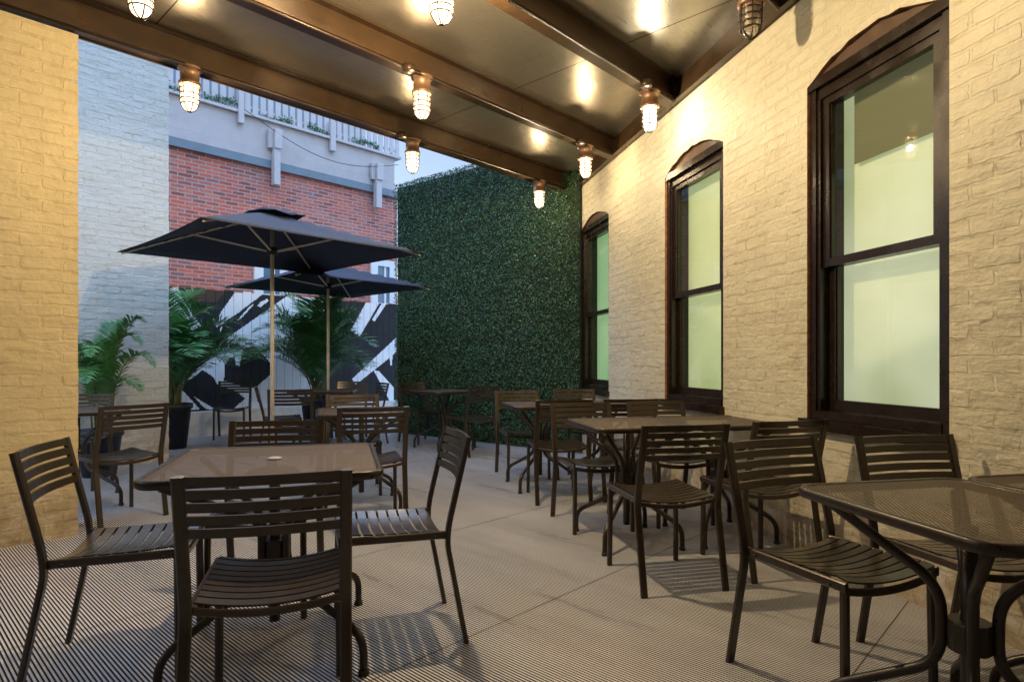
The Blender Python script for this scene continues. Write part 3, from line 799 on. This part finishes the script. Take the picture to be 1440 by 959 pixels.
for (tx, ty), (fx, fy), lab in CH:
    l = math.hypot(fx, fy); fx, fy = fx/l, fy/l
    if chair0 is None: chair0 = make_chair(); o = chair0
    else: o = copy_tree(chair0)
    o.location = (tx + .285*fx, ty + .285*fy, 0); o.rotation_euler = (0, 0, math.atan2(-fx, fy))
    tag(o, lab, 'chair', 'slatted bronze patio chairs'); CHOBJ.append(o)

# ------------------------------------------------------------------ tables
def rrect(hx, hy, r, n=6):
    out = []
    for sx, sy, a0 in ((1,1,0), (-1,1,90), (-1,-1,180), (1,-1,270)):
        for k in range(n+1):
            a = R(a0 + 90*k/n); out.append((sx*(hx-r) + r*math.cos(a), sy*(hy-r) + r*math.sin(a)))
    return out
def make_table(wx, wy, H=.735, cap=False):
    root = empty('patio_table')
    hx, hy = wx/2, wy/2
    top = MB(); pr = rrect(hx-.022, hy-.022, .06)
    top.poly([(x,y,H-.003) for x, y in pr], 0, pr)
    top.build('tabletop', M['mesh'], root)
    rm = MB(); rings = []
    prof = [(-.026,-.004),(-.022,0),(-.008,.0005),(-.002,-.004),(0,-.012),(-.002,-.026),(-.008,-.030),(-.020,-.030),(-.026,-.026)]
    outl = rrect(hx, hy, .075); 
    for off, dz in prof:
        q = rrect(hx+off, hy+off, .075+off); rings.append([Vector((x,y,H+dz)) for x, y in q])
    n = len(rings[0]); ids = [[rm.vert(p) for p in r_] for r_ in rings]; ids.append(ids[0])
    for a, b_ in zip(ids, ids[1:]):
        for k in range(n): rm.face((a[k], a[(k+1)%n], b_[(k+1)%n], b_[k]), 0, True)
    rm.build('rim', M['rim'], root)
    for sx, sy in ((1,1),(-1,1),(-1,-1),(1,-1)):
        l = math.hypot(hx, hy); dx, dy = sx*hx/l, sy*hy/l
        ro, rf, ri = l-.11, l-.10, .062
        path = fillet([(dx*ro,dy*ro,H-.035),(dx*ri,dy*ri,H-.235),(dx*ri,dy*ri,.29),(dx*rf,dy*rf,.135),(dx*rf,dy*rf,0)], .075, 7)
        lg = MB(); lg.tube(path, .0145, 10); lgo = lg.build('leg', M['rim'], root)
        ft = MB(); ft.lathe([(.001,0),(.019,0),(.019,.012),(.016,.02),(.001,.02)], (dx*rf,dy*rf,0), 10); ft.build('foot_cap', M['rubber'], lgo)
    cl = MB(); cl.lathe([(.001,.34),(.050,.34),(.052,.345),(.052,.415),(.050,.42),(.001,.42)], n=12, smooth=False)
    cl.lathe([(.001,.10),(.021,.10),(.021,H-.06),(.001,H-.06)], n=12)
    cl.build('column', M['rim'], root)
    if cap:
        cp = MB(); cp.lathe([(.001,H+.006),(.018,H+.006),(.028,H+.002),(.028,H-.002),(.001,H-.002)], n=16); cp.build('hole_cap', M['cap'], root)
    return root
nang = math.atan2(N.y, N.x)
TB = [
 ((-.935,2.435), R(15.5), .80, 'large square table in the left foreground with four chairs round it'),
 ((-1.17,4.80), R(17.5), .68, 'second table on the left, mostly hidden behind the front table'),
 ((-2.44,8.00), R(10), .80, 'table under the farther umbrella with a bluish sheen'),
 ((-3.42,4.86), R(35), .70, 'table behind the brick pier, one pale corner showing'),
 ((-.87,7.97), R(40), .70, 'small table in front of the hedge wall between two dim chairs'),
 ((1.234,1.667), nang, .62, 'nearest table at the right edge with its bent tube legs in view'),
 ((1.855,1.80), nang, .62, 'table against the wall at the right edge, butted to the nearest one'),
 ((.715,3.86), nang, .62, 'middle right table on the open floor side'),
 ((1.33,3.99), nang, .62, 'middle right table pushed against the window wall'),
 ((.25,5.52), nang, .62, 'last right table on the open floor side, near the hedge'),
 ((.862,5.65), nang, .62, 'last right table pushed against the window wall'),
]
tp = {}
for (x, y), rz, w, lab in TB:
    key = (w, lab.startswith('large'))
    wy = w if w > .65 else .67
    if key in tp: o = copy_tree(tp[key])
    else: o = make_table(w, wy, cap=key[1]); tp[key] = o
    o.location = (x, y, 0); o.rotation_euler = (0, 0, rz); tag(o, lab, 'table', 'perforated bronze patio tables')

# ------------------------------------------------------------------ umbrellas
def make_umbrella(ze, side, zapex, loc, rz, label, base=True, pole_from=.0):
    root = empty('patio_umbrella', (loc[0], loc[1], 0), rz, label, 'umbrella', 'navy square umbrellas')
    pl = MB(); pl.lathe([(.001,pole_from),(.019,pole_from),(.019,zapex-.03),(.001,zapex-.03)], n=14); pl.build('pole', M['pole'], root)
    h = side/2; c = MB(); n = 10
    def surf(u, v):        # u,v in -1..1
        d = max(abs(u), abs(v)); z = zapex - (zapex-ze)*(d**1.08)
        m_ = min(abs(u), abs(v))/max(d, 1e-4)
        z += -.030*math.sin(math.pi*min(1, d))*(1-m_) *1.0          # cloth sags a little between the ribs
        inset = 1 - .035*(1-m_**2)*d
        return Vector((u*h*inset, v*h*inset, z))
    N_ = 16; ids = {}
    for i in range(N_+1):
        for j in range(N_+1): ids[i, j] = c.vert(surf(2*i/N_-1, 2*j/N_-1))
    for i in range(N_):
        for j in range(N_): c.face((ids[i,j], ids[i+1,j], ids[i+1,j+1], ids[i,j+1]), 0, True)
    co = c.build('canopy', M['navy'], root)
    so = co.modifiers.new('cloth', 'SOLIDIFY'); so.thickness = .004
    # little vent cap on top
    vt = MB(); hv = .20*side/2; idv = {}
    for i in range(7):
        for j in range(7):
            u, v = i/3-1, j/3-1; d = max(abs(u), abs(v))
            idv[i,j] = vt.vert(Vector((u*hv*1.1, v*hv*1.1, zapex + .055 - .085*d + .012*math.sin(5*u+3*v))))
    for i in range(6):
        for j in range(6): vt.face((idv[i,j], idv[i+1,j], idv[i+1,j+1], idv[i,j+1]), 0, True)
    vo = vt.build('vent_cap', M['navy'], root); so = vo.modifiers.new('cloth', 'SOLIDIFY'); so.thickness = .004
    hb = MB(); hb.lathe([(.021,ze-.02),(.045,ze-.02),(.045,ze+.05),(.021,ze+.05)], n=12); hb.build('hub', M['blackpaint'], root)
    for sx, sy in ((1,1),(-1,1),(-1,-1),(1,-1)):
        rb = MB(); rb.rtube([(sx*.03,sy*.03,zapex-.045)] + [surf(sx*q, sy*q) - Vector((0,0,.030)) for q in (.25,.5,.75,.97)], .016, .016, (0,0,1)); rb.build('rib', M['pole'], root)
        st = MB(); e = surf(sx*.52, sy*.52) - Vector((0,0,.022)); st.rtube([(sx*.04,sy*.04,ze+.015), e], .018, .018, (0,0,1)); st.build('strut', M['pole'], root)
    if base:
        bs = MB(); bs.lathe([(.001,0),(.25,0),(.25,.035),(.22,.06),(.05,.075),(.032,.30),(.024,.31),(.001,.31)], n=24); bs.build('base', M['blackpaint'], root)
    return root
ang = math.atan2(B.y, B.x)
make_umbrella(2.173, 2.10, 2.56, (-2.34,6.03), ang, 'nearer navy square umbrella on a pale pole left of centre')
make_umbrella(2.09, 1.95, 2.42, (-2.44,8.20), ang, 'farther navy umbrella standing through the table by the palm')

# ------------------------------------------------------------------ palms in pots
def make_palm(loc, H, spread, nf, seed, label, pot_r=.22, pot_h=.55, lean=None):
    rng = random.Random(seed)
    root = empty('potted_palm', (loc[0], loc[1], 0), 0, label, 'palm')
    p = MB(); p.lathe([(.001,0),(pot_r*.72,0),(pot_r*.95,pot_h-.06),(pot_r*1.04,pot_h-.06),(pot_r*1.04,pot_h),(pot_r*.92,pot_h),(pot_r*.9,pot_h-.04),(.001,pot_h-.04)], n=26)
    p.build('pot', M['pot'], root)
    sl = MB(); sl.lathe([(.001,pot_h-.03),(pot_r*.9,pot_h-.035)], n=20, caps=False); sl.build('soil', M['soil'], root)
    stm = MB(); lv = MB()
    for k in range(nf):
        a = 2*math.pi*(k*.382 + rng.uniform(-.05,.05)); el = rng.uniform(.15, 1.0)
        Lf = (H - pot_h)*rng.uniform(.85, 1.2)
        b0 = Vector((rng.uniform(-.08,.08), rng.uniform(-.08,.08), pot_h-.04))
        out = Vector((math.cos(a), math.sin(a), 0)); reach = spread*(.25 + .75*el)*rng.uniform(.8,1.1)
        top = Lf*(1.05 - .45*el)
        pts = []
        for i in range(15):
            t = i/14
            pts.append(b0 + out*reach*(t**1.45) + Vector((0,0, top*(1.55*t - .55*t**2.6*(1+el*.9)))))
        stm.tube(pts, [.009*(1-.8*i/14) for i in range(15)], 5)
        for i in range(3, 15):
            for sub in (0, .25, .5, .75):
                if i + sub > 14: continue
                t = (i+sub)/14; i0 = min(13, i); q = pts[i0].lerp(pts[i0+1], sub) if i < 14 else pts[14]
                tg = (pts[min(14,i+1)] - pts[i-1]).normalized()
                sd_ = tg.cross(Vector((0,0,1))).normalized(); up = sd_.cross(tg)
                ll = (.30*math.sin(math.pi*min(1,(.12+.88*(t-.2)/.8)))**.7 + .05)*spread*.95
                for s in (-1, 1):
                    d = (sd_*s*.85 + tg*rng.uniform(.45,.75) + up*rng.uniform(.05,.45)).normalized()
                    l = ll*rng.uniform(.8,1.1); w = .0075 + .003*rng.random()
                    nn = d.cross(tg).normalized(); ww = d.cross(nn).normalized()*w
                    mid = q + d*l*.5 + Vector((0,0,-.01*l)); tip = q + d*l + Vector((0,0,-.16*l))
                    ii = [lv.vert(q-ww*.4), lv.vert(mid-ww), lv.vert(tip), lv.vert(mid+ww), lv.vert(q+ww*.4)]
                    lv.face(ii)
    stm.build('stem', M['stem'], root); lv.build('foliage', M['frond'], root)
    return root
make_palm((-4.02,6.02), 1.85, .58, 16, 11, 'potted palm partly hidden behind the brick pier', .20, .45)
make_palm((-4.36,7.92), 2.05, 1.28, 50, 12, 'bushy palm in a tapered dark pot at the corner of the pale wall', .235, .57)
make_palm((-3.02,9.55), 2.2, 1.28, 52, 13, 'bushy palm in front of the mural under the farther umbrella', .24, .55)

# ------------------------------------------------------------------ light
w = bpy.data.worlds.new("World"); scene.world = w; w.use_nodes = True
nt = w.node_tree; bg = nt.nodes["Background"]
sky = nt.nodes.new("ShaderNodeTexSky"); sky.sky_type = 'NISHITA'; sky.sun_disc = False
SUN_EL, SUN_AZ = 15.0, 285.0
sky.sun_elevation = R(SUN_EL); sky.sun_rotation = R(SUN_AZ); sky.ozone_density = 2.5; sky.air_density = 1.2; sky.dust_density = .4
# sky gain added for the lighting: dimmed near the horizon, boosted overhead
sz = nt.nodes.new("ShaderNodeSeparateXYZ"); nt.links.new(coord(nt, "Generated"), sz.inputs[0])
zenith_gain = ramp(nt, sz.outputs[2], [(0., (.34,.30,.33)), (.36, (.46,.37,.38)), (.66, (3.1,2.65,2.5)), (1., (3.4,2.95,2.8))])
nt.links.new(mixc(nt, 1.0, sky.outputs[0], zenith_gain, 'MULTIPLY'), bg.inputs[0]); bg.inputs[1].default_value = .15
sd_ = bpy.data.lights.new('sun', 'SUN'); sd_.energy = .05; sd_.angle = R(25); sd_.color = (1, .85, .7)
so = bpy.data.objects.new('sun', sd_); COL.objects.link(so)
az = R(SUN_AZ); dv = Vector((math.sin(az)*math.cos(R(SUN_EL)), math.cos(az)*math.cos(R(SUN_EL)), math.sin(R(SUN_EL))))
so.rotation_euler = (-dv).to_track_quat('-Z', 'Y').to_euler(); so.location = dv*50

vs = scene.view_settings; vs.view_transform = 'Standard'; vs.look = 'None'; vs.exposure = 2.38; vs.gamma = 1
scene.cycles.use_denoising = True
scene.cycles.max_bounces = 8; scene.cycles.diffuse_bounces = 4; scene.cycles.glossy_bounces = 4; scene.cycles.transparent_max_bounces = 12
scene.cycles.sample_clamp_indirect = 6
